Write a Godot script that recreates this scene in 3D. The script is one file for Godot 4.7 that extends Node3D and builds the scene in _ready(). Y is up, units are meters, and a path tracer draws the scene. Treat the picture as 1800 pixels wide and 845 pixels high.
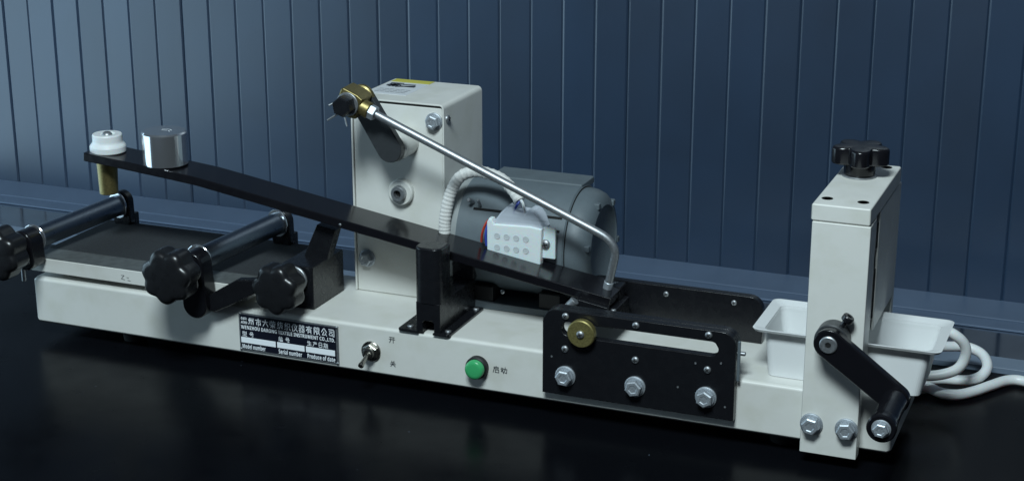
extends Node3D
# A textile rubbing tester on a dark counter in front of a blue panelled wall.
# x runs along the machine, y is up, z points from its front face to the viewer; metres.

const UP := Vector3.UP
var M := {}            # materials
var origin := {}       # node -> where its origin stands in the scene


# ---------------------------------------------------------------- shapes
class Shape:
	var v := PackedVector3Array()
	var n := PackedVector3Array()
	var u := PackedVector2Array()

	func tri(a: Vector3, b: Vector3, c: Vector3, na: Vector3, nb: Vector3, nc: Vector3) -> void:
		var g := (b - a).cross(c - a)
		if g.length_squared() < 1e-22:
			return
		if g.dot(na + nb + nc) > 0.0:
			v.append_array([a, c, b]); n.append_array([na, nc, nb])
		else:
			v.append_array([a, b, c]); n.append_array([na, nb, nc])

	func quad(a: Vector3, b: Vector3, c: Vector3, d: Vector3, na: Vector3, nb: Vector3, nc: Vector3, nd: Vector3) -> void:
		tri(a, b, c, na, nb, nc)
		tri(a, c, d, na, nc, nd)

	func box(lo: Vector3, hi: Vector3, r := 0.0006, t := Transform3D()) -> Shape:
		var c := (lo + hi) / 2.0
		var h := ((hi - lo) / 2.0).abs()
		r = minf(r, minf(h.x, minf(h.y, h.z)) * 0.95)
		var p := func(s: Vector3, axis: int) -> Vector3:
			var q := h - Vector3(r, r, r)
			q[axis] = h[axis]
			return t * (c + s * q)
		var nb := t.basis.orthonormalized()
		var dirs := [nb.x, nb.y, nb.z]
		for a in 3:
			var b := (a + 1) % 3
			var d := (a + 2) % 3
			for s in [-1.0, 1.0]:
				var k := []
				for w in [[-1, -1], [1, -1], [1, 1], [-1, 1]]:
					var e := Vector3()
					e[a] = s; e[b] = w[0]; e[d] = w[1]
					k.append(p.call(e, a))
				var nn: Vector3 = dirs[a] * s
				quad(k[0], k[1], k[2], k[3], nn, nn, nn, nn)
				for s2 in [-1.0, 1.0]:   # the edge between faces a and b
					var e0 := Vector3(); e0[a] = s; e0[b] = s2; e0[d] = -1
					var e1 := e0; e1[d] = 1
					var n2: Vector3 = dirs[b] * s2
					quad(p.call(e0, a), p.call(e1, a), p.call(e1, b), p.call(e0, b), nn, nn, n2, n2)
		for sx in [-1.0, 1.0]:
			for sy in [-1.0, 1.0]:
				for sz in [-1.0, 1.0]:
					var e := Vector3(sx, sy, sz)
					tri(p.call(e, 0), p.call(e, 1), p.call(e, 2), dirs[0] * sx, dirs[1] * sy, dirs[2] * sz)
		return self

	# a profile of (radius, height) turned about t's y axis
	func lathe(profile: Array, t: Transform3D, seg := 32, smooth := false, facets := false) -> Shape:
		var m := profile.size()
		var pn := []
		for i in m - 1:
			var e: Vector2 = profile[i + 1] - profile[i]
			pn.append(Vector2(e.y, -e.x).normalized())
		for i in m - 1:
			var a: Vector2 = profile[i]
			var b: Vector2 = profile[i + 1]
			if a.distance_squared_to(b) < 1e-14:
				continue
			var n0: Vector2 = pn[i]
			var n1: Vector2 = pn[i]
			if smooth:
				if i > 0 and pn[i].dot(pn[i - 1]) > 0.5: n0 = (pn[i] + pn[i - 1]).normalized()
				if i < m - 2 and pn[i].dot(pn[i + 1]) > 0.5: n1 = (pn[i] + pn[i + 1]).normalized()
			for k in seg:
				var f0 := TAU * k / seg
				var f1 := TAU * (k + 1) / seg
				var g0 := (f0 + f1) / 2.0 if facets else f0
				var g1 := (f0 + f1) / 2.0 if facets else f1
				var c0 := Vector3(cos(f0), 0, sin(f0)); var c1 := Vector3(cos(f1), 0, sin(f1))
				var d0 := Vector3(cos(g0), 0, sin(g0)); var d1 := Vector3(cos(g1), 0, sin(g1))
				quad(t * (c0 * a.x + UP * a.y), t * (c1 * a.x + UP * a.y), t * (c1 * b.x + UP * b.y), t * (c0 * b.x + UP * b.y),
					t.basis * (d0 * n0.x + UP * n0.y), t.basis * (d1 * n0.x + UP * n0.y), t.basis * (d1 * n1.x + UP * n1.y), t.basis * (d0 * n1.x + UP * n1.y))
		return self

	# a cylinder with chamfered ends from a to b
	func rod(a: Vector3, b: Vector3, r: float, bevel := 0.0005, seg := 28) -> Shape:
		var l := a.distance_to(b)
		return lathe([Vector2(0, 0), Vector2(r - bevel, 0), Vector2(r, bevel), Vector2(r, l - bevel), Vector2(r - bevel, l), Vector2(0, l)], Shape.along(a, b - a), seg)

	static func along(at: Vector3, dir: Vector3) -> Transform3D:
		var y := dir.normalized()
		var x := (Vector3.BACK if absf(y.z) < 0.9 else Vector3.RIGHT).cross(y).normalized()
		return Transform3D(Basis(x, y, x.cross(y)), at)

	# a lobed knob: the profile's radius swells and shrinks n times round the axis
	func lobes(profile: Array, t: Transform3D, count: int, depth: float, seg := 84, sharp := 1.0) -> Shape:
		var m := profile.size()
		var at := func(i: int, k: int) -> Vector3:
			var f := TAU * k / seg
			var w := pow(0.5 + 0.5 * cos(f * count), sharp)
			var q: Vector2 = profile[clampi(i, 0, m - 1)]
			return t * (Vector3(cos(f), 0, sin(f)) * q.x * (1.0 - depth * (1.0 - w)) + UP * q.y)
		var nor := func(i: int, k: int) -> Vector3:
			var a: Vector3 = at.call(i, k + 1) - at.call(i, k - 1)
			var b: Vector3 = at.call(i + 1, k) - at.call(i - 1, k)
			var c := b.cross(a)
			if c.length_squared() < 1e-18:
				return t.basis.y * (1.0 if i > m / 2 else -1.0)
			return c.normalized()
		for i in m - 1:
			for k in seg:
				quad(at.call(i, k), at.call(i, k + 1), at.call(i + 1, k + 1), at.call(i + 1, k), nor.call(i, k), nor.call(i, k + 1), nor.call(i + 1, k + 1), nor.call(i + 1, k))
		return self

	# a tube along points; its section may be squashed
	func tube(pts: PackedVector3Array, r: float, seg := 14, caps := true) -> Shape:
		var m := pts.size()
		var tg := []
		for i in m:
			tg.append((pts[mini(i + 1, m - 1)] - pts[maxi(i - 1, 0)]).normalized())
		var x: Vector3 = Shape.along(Vector3(), tg[0]).basis.x
		var rings := []
		for i in m:
			x = (x - tg[i] * x.dot(tg[i])).normalized()
			var y: Vector3 = tg[i].cross(x)
			var ring := []
			for k in seg + 1:
				var f := TAU * k / seg
				ring.append(x * cos(f) + y * sin(f))
			rings.append(ring)
		for i in m - 1:
			for k in seg:
				quad(pts[i] + rings[i][k] * r, pts[i] + rings[i][k + 1] * r, pts[i + 1] + rings[i + 1][k + 1] * r, pts[i + 1] + rings[i + 1][k] * r, rings[i][k], rings[i][k + 1], rings[i + 1][k + 1], rings[i + 1][k])
		if caps:
			for e in [0, m - 1]:
				var d: Vector3 = tg[e] * (-1.0 if e == 0 else 1.0)
				for k in seg:
					tri(pts[e], pts[e] + rings[e][k] * r, pts[e] + rings[e][k + 1] * r, d, d, d)
		return self

	# an outline in t's xy plane, from z0 to z1, its edges chamfered by r; edges in `open` get neither side nor chamfer
	func slab(outline: PackedVector2Array, z0: float, z1: float, r := 0.0006, t := Transform3D(), open := [], smooth_deg := 35.0) -> Shape:
		var poly := outline.duplicate()
		var m := poly.size()
		if Geometry2D.is_polygon_clockwise(poly):
			poly.reverse()
			open = open.map(func(i): return (m - 2 - i + m) % m)
		var en := []
		for i in m:
			var e := (poly[(i + 1) % m] - poly[i]).normalized()
			en.append(Vector2(e.y, -e.x))
		var inner := PackedVector2Array()
		for i in m:
			var h := (i - 1 + m) % m
			var d0 := 0.0 if h in open else r
			var d1 := 0.0 if i in open else r
			var n0: Vector2 = en[h]
			var n1: Vector2 = en[i]
			var det := n0.x * n1.y - n0.y * n1.x
			if absf(det) < 0.05:
				inner.append(poly[i] - (n0 + n1).normalized() * (d0 + d1) / 2.0)
			else:   # p with p.n0 = q.n0 - d0 and p.n1 = q.n1 - d1
				var k0 := poly[i].dot(n0) - d0
				var k1 := poly[i].dot(n1) - d1
				inner.append(Vector2(k0 * n1.y - k1 * n0.y, n0.x * k1 - n1.x * k0) / det)
		var vn := func(i: int, j: int) -> Vector3:   # normal of edge i at its end j
			var o: int = (i - 1 + m) % m if j == 0 else (i + 1) % m
			var a: Vector2 = en[i]
			if not (o in open) and a.dot(en[o]) > cos(deg_to_rad(smooth_deg)):
				a = (a + en[o]).normalized()
			return t.basis * Vector3(a.x, a.y, 0)
		var p3 := func(q: Vector2, z: float) -> Vector3: return t * Vector3(q.x, q.y, z)
		var idx := Geometry2D.triangulate_polygon(inner)
		for s in [0, 1]:
			var z := z1 if s else z0
			var nn: Vector3 = t.basis * Vector3(0, 0, 1 if s else -1)
			for i in range(0, idx.size(), 3):
				tri(p3.call(inner[idx[i]], z), p3.call(inner[idx[i + 1]], z), p3.call(inner[idx[i + 2]], z), nn, nn, nn)
		for i in m:
			if i in open:
				continue
			var j := (i + 1) % m
			var na: Vector3 = vn.call(i, 0)
			var nb: Vector3 = vn.call(i, 1)
			quad(p3.call(poly[i], z0 + r), p3.call(poly[j], z0 + r), p3.call(poly[j], z1 - r), p3.call(poly[i], z1 - r), na, nb, nb, na)
			for s in [0, 1]:
				var zo := z1 if s else z0
				var zi := z1 - r if s else z0 + r
				var nn: Vector3 = t.basis * Vector3(0, 0, 1 if s else -1)
				quad(p3.call(poly[i], zi), p3.call(poly[j], zi), p3.call(inner[j], zo), p3.call(inner[i], zo), na, nb, nn, nn)
		return self

	# a flat band of width w along points of t's xy plane (for lettering)
	func stroke(a: Vector2, b: Vector2, w: float, t: Transform3D) -> void:
		var d := (b - a).normalized() * w / 2.0
		if a.is_equal_approx(b):
			d = Vector2(w / 2.0, 0)
		var s := Vector2(-d.y, d.x)
		var k := [a - d + s, b + d + s, b + d - s, a - d - s]
		var nn := t.basis.z
		var p := []
		for q in k: p.append(t * Vector3(q.x, q.y, 0))
		quad(p[0], p[1], p[2], p[3], nn, nn, nn, nn)

	func mesh(off := Vector3()) -> ArrayMesh:
		var a := []
		a.resize(Mesh.ARRAY_MAX)
		var w := v.duplicate()
		for i in w.size(): w[i] -= off
		for i in n.size(): n[i] = n[i].normalized()
		a[Mesh.ARRAY_VERTEX] = w
		a[Mesh.ARRAY_NORMAL] = n
		var am := ArrayMesh.new()
		am.add_surface_from_arrays(Mesh.PRIMITIVE_TRIANGLES, a)
		return am

	func foot() -> Vector3:
		var lo := v[0]
		var hi := v[0]
		for q in v:
			lo = lo.min(q); hi = hi.max(q)
		return Vector3((lo.x + hi.x) / 2.0, lo.y, (lo.z + hi.z) / 2.0)


func rounded(x0: float, y0: float, x1: float, y1: float, r: Array, seg := 6) -> PackedVector2Array:
	# corners in the order lower left, lower right, upper right, upper left
	var o := PackedVector2Array()
	var c := [Vector2(x0 + r[0], y0 + r[0]), Vector2(x1 - r[1], y0 + r[1]), Vector2(x1 - r[2], y1 - r[2]), Vector2(x0 + r[3], y1 - r[3])]
	for k in 4:
		if r[k] <= 0.0:
			o.append(c[k])
			continue
		for i in seg + 1:
			var f := PI + PI / 2 * k + PI / 2 * i / seg
			o.append(c[k] + Vector2(cos(f), sin(f)) * r[k])
	return o


func capsule(a: Vector2, b: Vector2, ra: float, rb: float, seg := 14) -> PackedVector2Array:
	var o := PackedVector2Array()
	var f := (b - a).angle()
	for i in seg + 1:
		o.append(a + Vector2.from_angle(f + PI / 2 + PI * i / seg) * ra)
	for i in seg + 1:
		o.append(b + Vector2.from_angle(f - PI / 2 + PI * i / seg) * rb)
	return o


func curve(pts: Array, step := 0.003) -> PackedVector3Array:
	var c := Curve3D.new()
	c.bake_interval = step
	for i in pts.size():
		var d: Vector3 = (pts[mini(i + 1, pts.size() - 1)] - pts[maxi(i - 1, 0)]) / 6.0
		c.add_point(pts[i], -d, d)
	return c.get_baked_points()


# ---------------------------------------------------------------- nodes
func numbered(parent: Node, called: String) -> String:
	if not parent.has_node(called):
		return called
	var k := 1
	while parent.has_node("%s_%03d" % [called, k]):
		k += 1
	return "%s_%03d" % [called, k]


func thing(called: String, label: String, category: String, at: Vector3, kind := "") -> Node3D:
	var o := Node3D.new()
	o.name = numbered(self, called)
	add_child(o, true)
	o.position = at
	origin[o] = at
	o.set_meta("label", label)
	if category: o.set_meta("category", category)
	if kind: o.set_meta("kind", kind)
	return o


# one mesh under its parent, its origin at the foot of the shape; the shape is given in scene coordinates
func part(parent: Node3D, called: String, s: Shape, m: Material, label := "") -> MeshInstance3D:
	var at := s.foot()
	var o := MeshInstance3D.new()
	o.name = numbered(parent, called)
	o.mesh = s.mesh(at)
	o.material_override = m
	parent.add_child(o, true)
	origin[o] = at
	o.position = at - origin.get(parent, Vector3())
	if label: o.set_meta("label", label)
	return o


# a shared mesh, put at a place in scene coordinates
func piece(parent: Node3D, called: String, mesh: Mesh, m: Material, t: Transform3D) -> MeshInstance3D:
	var o := MeshInstance3D.new()
	o.name = numbered(parent, called)
	o.mesh = mesh
	if m: o.material_override = m
	parent.add_child(o, true)
	origin[o] = t.origin
	o.transform = Transform3D(t.basis, t.origin - origin.get(parent, Vector3()))
	return o


func joined(shapes: Array, mats: Array) -> ArrayMesh:
	var am := ArrayMesh.new()
	for i in shapes.size():
		var one: ArrayMesh = shapes[i].mesh()
		am.add_surface_from_arrays(Mesh.PRIMITIVE_TRIANGLES, one.surface_get_arrays(0))
		am.surface_set_material(i, mats[i])
	return am


func facing(at: Vector3, dir := Vector3.BACK, spin := 0.0) -> Transform3D:
	var t := Shape.along(at, dir)
	return Transform3D(t.basis * Basis(UP, spin), at)


# ---------------------------------------------------------------- materials
func noise_map(freq: float, seed_: int, low: float, high: float, size := 256, octaves := 4) -> NoiseTexture2D:
	var f := FastNoiseLite.new()
	f.seed = seed_
	f.frequency = freq
	f.fractal_octaves = octaves
	var t := NoiseTexture2D.new()
	t.width = size; t.height = size
	t.seamless = true
	t.noise = f
	var g := Gradient.new()
	g.set_color(0, Color(low, low, low))
	g.set_color(1, Color(high, high, high))
	t.color_ramp = g
	return t


func mat(called: String, linear: Color, rough: float, metal := 0.0, spec := 0.5) -> StandardMaterial3D:
	var m := StandardMaterial3D.new()
	m.resource_name = called
	m.albedo_color = linear.linear_to_srgb()
	m.roughness = rough
	m.metallic = metal
	m.metallic_specular = spec
	M[called] = m
	return m


func grain(m: StandardMaterial3D, albedo: Texture2D, rough: Texture2D, scale: float, bump: Texture2D = null, height := 0.0) -> void:
	m.uv1_triplanar = true
	m.uv1_world_triplanar = true
	m.uv1_scale = Vector3.ONE * scale
	if albedo: m.albedo_texture = albedo
	if rough:
		m.roughness = 1.0
		m.roughness_texture = rough
	if bump:
		m.heightmap_enabled = true
		m.heightmap_texture = bump
		m.heightmap_scale = height


func materials() -> void:
	var peel := noise_map(0.05, 3, 0.0, 1.0, 256, 2)
	var soft := noise_map(0.012, 5, 0.93, 1.0)
	var stain := noise_map(0.012, 5, 0.9, 1.0)
	stain.color_ramp.set_color(0, Color(0.97, 0.97, 0.955))
	stain.color_ramp.set_offset(1, 0.55)
	grain(mat("paint", Color(0.65, 0.648, 0.612), 0.38), stain, noise_map(0.02, 9, 0.30, 0.46), 9.0, peel, 0.004)
	grain(mat("plastic", Color(0.72, 0.735, 0.735), 0.38), null, null, 9.0)
	M.plastic.subsurf_scatter_enabled = true
	M.plastic.subsurf_scatter_strength = 0.12
	for k in 4:
		var f: float = [1.0, 0.9, 1.08, 0.96][k]
		grain(mat("wall_paint_%d" % k, Color(0.0145 * f, 0.034 * f, 0.071 * f), [0.40, 0.42, 0.385, 0.41][k], 0.0, 0.68), noise_map(0.006, 12, 0.9, 1.0), null, 4.0)
	grain(mat("sill_paint", Color(0.083, 0.122, 0.19), 0.5), soft, null, 4.0)
	grain(mat("counter", Color(0.40, 0.44, 0.49), 0.12, 1.0), noise_map(0.01, 14, 0.85, 1.0), noise_map(0.015, 15, 0.08, 0.17), 4.0)
	grain(mat("mat_top", Color(0.0028, 0.0032, 0.0045), 0.25, 0.0, 0.17), null, noise_map(0.02, 16, 0.18, 0.29), 5.0)
	grain(mat("pale_blue_grey", Color(0.16, 0.21, 0.28), 0.35), soft, null, 5.0)
	grain(mat("black_paint", Color(0.0075, 0.008, 0.010), 0.25), null, noise_map(0.03, 17, 0.20, 0.34), 12.0, peel, 0.003)
	grain(mat("black_gloss", Color(0.006, 0.006, 0.008), 0.2), null, noise_map(0.03, 18, 0.16, 0.25), 12.0)
	grain(mat("black_plastic", Color(0.010, 0.0105, 0.012), 0.3), null, noise_map(0.04, 19, 0.24, 0.38), 16.0)
	grain(mat("cloth", Color(0.032, 0.036, 0.040), 0.75), noise_map(0.05, 20, 0.75, 1.0), null, 20.0, noise_map(0.4, 21, 0.0, 1.0, 256, 2), 0.02)
	mat("chrome", Color(0.68, 0.70, 0.73), 0.13, 0.9)
	grain(mat("steel", Color(0.46, 0.48, 0.50), 0.45, 0.85), noise_map(0.05, 22, 0.8, 1.0), noise_map(0.06, 23, 0.38, 0.54), 25.0)
	grain(mat("zinc", Color(0.60, 0.65, 0.70), 0.4, 0.65), noise_map(0.08, 24, 0.7, 1.0), noise_map(0.08, 25, 0.40, 0.58), 40.0)
	grain(mat("brass", Color(0.37, 0.30, 0.125), 0.42, 0.85), noise_map(0.05, 26, 0.75, 1.0), noise_map(0.05, 27, 0.34, 0.52), 30.0)
	grain(mat("dull_brass", Color(0.36, 0.31, 0.12), 0.5, 0.75), noise_map(0.04, 28, 0.75, 1.0), null, 40.0)
	grain(mat("arm_grey", Color(0.030, 0.033, 0.036), 0.4), null, noise_map(0.04, 29, 0.3, 0.5), 20.0)
	grain(mat("motor_grey", Color(0.112, 0.138, 0.155), 0.36), soft, noise_map(0.03, 30, 0.44, 0.58), 14.0, peel, 0.006)
	grain(mat("dark_chrome", Color(0.24, 0.27, 0.31), 0.3, 1.0), null, noise_map(0.03, 33, 0.25, 0.36), 14.0)
	grain(mat("bare_plate", Color(0.115, 0.125, 0.125), 0.5), noise_map(0.03, 34, 0.8, 1.0), null, 12.0)
	mat("dark", Color(0.006, 0.006, 0.007), 0.6)
	mat("void", Color(0.003, 0.003, 0.003), 0.9)
	mat("navy", Color(0.005, 0.0065, 0.015), 0.4)
	mat("print_white", Color(0.86, 0.89, 0.92), 0.45)
	mat("print_black", Color(0.03, 0.035, 0.045), 0.5)
	mat("sticker_white", Color(0.62, 0.64, 0.66), 0.4)
	mat("sticker_yellow", Color(0.55, 0.50, 0.08), 0.4)
	mat("green", Color(0.045, 0.36, 0.13), 0.25)
	mat("blue_wire", Color(0.03, 0.06, 0.35), 0.4)
	mat("red_wire", Color(0.40, 0.04, 0.02), 0.4)
	grain(mat("sleeve", Color(0.80, 0.79, 0.76), 0.8), noise_map(0.1, 31, 0.9, 1.0), null, 60.0, noise_map(0.2, 32, 0.0, 1.0), 0.05)
	mat("milky", Color(0.74, 0.76, 0.76), 0.5)
	M.milky.subsurf_scatter_enabled = true
	M.milky.subsurf_scatter_strength = 0.35
	mat("milky_hole", Color(0.50, 0.53, 0.54), 0.5)
	mat("hood", Color(0.75, 0.80, 0.88, 0.5), 0.3)
	M.hood.transparency = BaseMaterial3D.TRANSPARENCY_ALPHA
	M.hood.albedo_color.a = 0.55
	grain(mat("tray_plastic", Color(0.72, 0.735, 0.735), 0.4), null, null, 9.0)
	M.tray_plastic.backlight_enabled = true
	M.tray_plastic.backlight = Color(0.4, 0.4, 0.4)
	grain(mat("knob", Color(0.009, 0.0095, 0.011), 0.3), null, noise_map(0.03, 35, 0.24, 0.36), 14.0)
	grain(mat("nickel", Color(0.36, 0.35, 0.32), 0.3, 1.0), null, noise_map(0.05, 36, 0.22, 0.36), 30.0)
	grain(mat("pale_grey", Color(0.27, 0.29, 0.29), 0.5), soft, null, 12.0)
	mat("rubber", Color(0.008, 0.008, 0.009), 0.7)


# ---------------------------------------------------------------- lettering: strokes on a 16 by 16 grid, x then y in hex, y down
const GLYPH := {
	"wen": "2233 1536 1e3a 62e2e8686 62e2 e2e8 e868 6862 65e5 5afa 5a5e 9a9e cace fafe 4efe",
	"zhou": "424a2e 828e d2de 2538 6588 a5c8",
	"shi": "8183 14e4 848f 474d 47d7 d7dd ddbc",
	"da": "15e5 81852e 85ee",
	"rong": "13e3 5154 a1a4 1619 16e6 e6d9 2ada 878f 8a3e 8ade",
	"fang": "5125 2565 6529 2968 1e6c a1b3 73f3 a3a86f a7e7 e7de deba",
	"zhi": "5125 2565 6529 2968 1e6c 82e2 e2e8 8288 88e8 9b7f dbff",
	"yi": "6117 353f 91b4 e3c96f 74aaff",
	"qi": "21616424 2421 91d1d494 9491 17e7 74771b 77eb 2b6b6f2f 2f2b 9bdbdf9f 9f9b",
	"you": "13e3 811a 565f 56c6 c6cf 59c9 5ccc",
	"xian": "212f 2161 6145 456a 6a3a 81e1e7 84e4 87e7 818f 8fbd eabc a7ff",
	"gong": "7128 91e8 874e 4edd baef",
	"si": "21e1 e1ef efbe 35b5 38a8 a8ad ad3d 3d38",
	"xing": "1282 1585 313519 6168 a2a6 e1e8 e8c8 3bdb 898f 1fff",
	"hao": "41c1c545 4541 17f7 574a 4aca cade de9f",
	"bian": "5125 2565 6529 2968 1e6c b1b2 83e3 e3e6 86e6 83867f 999f 99f9 f9ff b9bf d9df 9cfc",
	"sheng": "4126 35d5 818e 49d9 1efe",
	"chan": "8183 23e3 5466 b4a6 47e7 474a1f",
	"ri": "31d1df3f 3f31 38d8",
	"qi2": "1383 313b 616b 3565 3868 1b8b 3c1f 6c8f a2ab9f a2e2 e2ef a6e6 aaea",
	"kai": "22e2 17f7 52582f b2bf",
	"guan": "5164 b1a4 35d5 19f9 85892f 89ef",
	"qi3": "8183 33d3 d3d6 36d6 33381f 696f 69e9 e9ef 6fef",
	"dong": "2363 1676 462b 2b6b 587d 85f5 f5ee eebd b1b67f",
}


func glyph(s: Shape, called: String, at: Vector2, size: Vector2, w: float, t: Transform3D) -> void:
	for line in GLYPH[called].split(" "):
		var last := Vector2()
		for i in range(0, line.length() - 1, 2):
			var q := at + Vector2(line.substr(i, 1).hex_to_int(), 16 - line.substr(i + 1, 1).hex_to_int()) / 16.0 * size
			if i > 0: s.stroke(last, q, w, t)
			last = q


func latin(parent: Node3D, text: String, at: Vector3, height: float, width: float, m: Material) -> void:
	var f := SystemFont.new()
	f.font_names = PackedStringArray(["Droid Sans"])
	f.font_weight = 700
	var tm := TextMesh.new()
	tm.text = text
	tm.font = f
	tm.font_size = 64
	tm.pixel_size = 0.01
	tm.depth = 0.02
	tm.curve_step = 2.0
	tm.horizontal_alignment = HORIZONTAL_ALIGNMENT_LEFT
	tm.vertical_alignment = VERTICAL_ALIGNMENT_BOTTOM
	var b := tm.get_aabb()
	var k := Vector3(width / maxf(b.size.x, 0.01), height / 0.46, 0.002)
	var o := MeshInstance3D.new()
	o.name = numbered(parent, "lettering")
	o.mesh = tm
	o.material_override = m
	parent.add_child(o, true)
	o.transform = Transform3D(Basis.from_scale(k), at - origin[parent] - Vector3(b.position.x * k.x, 0.14 * height / 0.46, 0))


# ---------------------------------------------------------------- hardware made once and shared
var hex_bolt: Mesh
var pan_screw: Mesh
var socket_screw: Mesh


func hardware() -> void:
	# axis along y, seat at y = 0, made for a head 1 unit in radius
	var w := Shape.new().lathe([Vector2(1.42, 0), Vector2(1.42, 0.2), Vector2(1.3, 0.26), Vector2(0.3, 0.26)], Transform3D(), 28)
	w.lathe([Vector2(1.2, 0.26), Vector2(1.2, 0.52), Vector2(0.5, 0.52)], Transform3D(), 24)
	var h := Shape.new().lathe([Vector2(1.1, 0.5), Vector2(1.13, 0.56), Vector2(1.13, 1.12), Vector2(0.96, 1.26), Vector2(0.62, 1.26), Vector2(0.5, 1.18), Vector2(0, 1.18)], Transform3D(), 6, false, true)
	hex_bolt = joined([w, h], [M.zinc, M.zinc])
	var d := []
	for i in 9:
		var f := PI / 2 * i / 8
		d.append(Vector2(cos(f), 0.15 + 0.55 * sin(f)))
	d[8].x = 0.0
	var p := Shape.new().lathe([Vector2(1.0, 0.0)] + d, Transform3D(), 20, true)
	var x := Shape.new().box(Vector3(-0.55, 0.5, -0.11), Vector3(0.55, 0.735, 0.11), 0.01).box(Vector3(-0.11, 0.5, -0.55), Vector3(0.11, 0.736, 0.55), 0.01)
	pan_screw = joined([p, x], [M.steel, M.dark])
	var c := Shape.new().lathe([Vector2(1.0, 0), Vector2(1.0, 0.8), Vector2(0.9, 0.95), Vector2(0.52, 0.95)], Transform3D(), 24)
	c.lathe([Vector2(0.52, 0.95), Vector2(0.52, 0.4), Vector2(0, 0.4)], Transform3D(), 6, false, true)
	var k := Shape.new().lathe([Vector2(0.5, 0.42), Vector2(0, 0.42)], Transform3D(), 6)
	socket_screw = joined([c, k], [M.steel, M.void])


func screw(parent: Node3D, called: String, mesh: Mesh, at: Vector3, r: float, dir := Vector3.BACK, spin := 0.3) -> MeshInstance3D:
	var t := facing(at, dir, spin)
	return piece(parent, called, mesh, null, Transform3D(t.basis * Basis.from_scale(Vector3.ONE * r), at))


func star_knob(parent: Node3D, called: String, at: Vector3, dir: Vector3, r: float, spin: float) -> MeshInstance3D:
	var t := facing(at, dir, spin)
	var l := r * 1.18
	var prof := [Vector2(0.3, -0.02), Vector2(0.5, 0.0), Vector2(0.68, 0.08), Vector2(0.92, 0.15), Vector2(0.985, 0.2), Vector2(1.0, 0.28), Vector2(1.0, 0.74), Vector2(0.985, 0.82), Vector2(0.94, 0.89), Vector2(0.86, 0.945), Vector2(0.75, 0.97), Vector2(0.4, 0.985), Vector2(0.02, 0.99)]
	var q := []
	for e in prof: q.append(Vector2(e.x * r, e.y * l))
	var o := part(parent, called, Shape.new().lobes(q, t, 7, 0.135, 112, 0.75), M.knob)
	part(o, "collar", Shape.new().rod(at - dir * 0.012, at + dir * 0.002, r * 0.42, 0.001), M.black_plastic)
	part(o, "washer", Shape.new().rod(at - dir * 0.0145, at - dir * 0.0115, r * 0.52, 0.0006), M.steel)
	return o


# ---------------------------------------------------------------- the scene
func _ready() -> void:
	# camera
	var cam := Camera3D.new()
	cam.name = "camera"
	add_child(cam)
	cam.position = Vector3(0.9714, 0.5558, 1.2084)
	cam.basis = Basis.from_euler(Vector3(deg_to_rad(-17.415), deg_to_rad(21.944), 0))
	cam.fov = rad_to_deg(2.0 * atan(422.5 / 2944.78))
	cam.near = 0.05
	cam.far = 30.0
	cam.current = true
	# surroundings and exposure
	var env := Environment.new()
	env.background_mode = Environment.BG_COLOR
	env.background_color = Color(0.030, 0.040, 0.054).linear_to_srgb()
	env.tonemap_mode = Environment.TONE_MAPPER_LINEAR
	env.tonemap_exposure = 1.0
	env.sdfgi_enabled = true
	env.ssao_enabled = true
	env.ssil_enabled = true
	var we := WorldEnvironment.new()
	we.name = "world"
	we.environment = env
	add_child(we)
	# lamps of the room: a soft one above and before the machine, a cooler one from the left
	lamp("ceiling_lamp", Vector3(0.70, 1.50, 1.15), Vector3(0.42, 0.05, -0.05), Vector2(0.5, 0.35), 3.85, Color(0.90, 0.975, 1.0))
	lamp("side_lamp", Vector3(-0.80, 0.10, 0.16), Vector3(0.2, 0.08, -0.10), Vector2(1.2, 0.95), 0.92, Color(0.78, 0.92, 1.0))
	materials()
	hardware()
	setting()
	tester()
	loose_things()


func lamp(called: String, at: Vector3, to: Vector3, size: Vector2, energy: float, color: Color) -> void:
	var l := AreaLight3D.new()
	l.name = called
	add_child(l)
	l.look_at_from_position(at, to, UP)
	l.area_size = size
	l.area_range = 6.0
	l.area_attenuation = 2.0
	l.area_normalize_energy = true
	l.light_energy = energy
	l.light_color = color
	l.shadow_enabled = true


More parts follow.
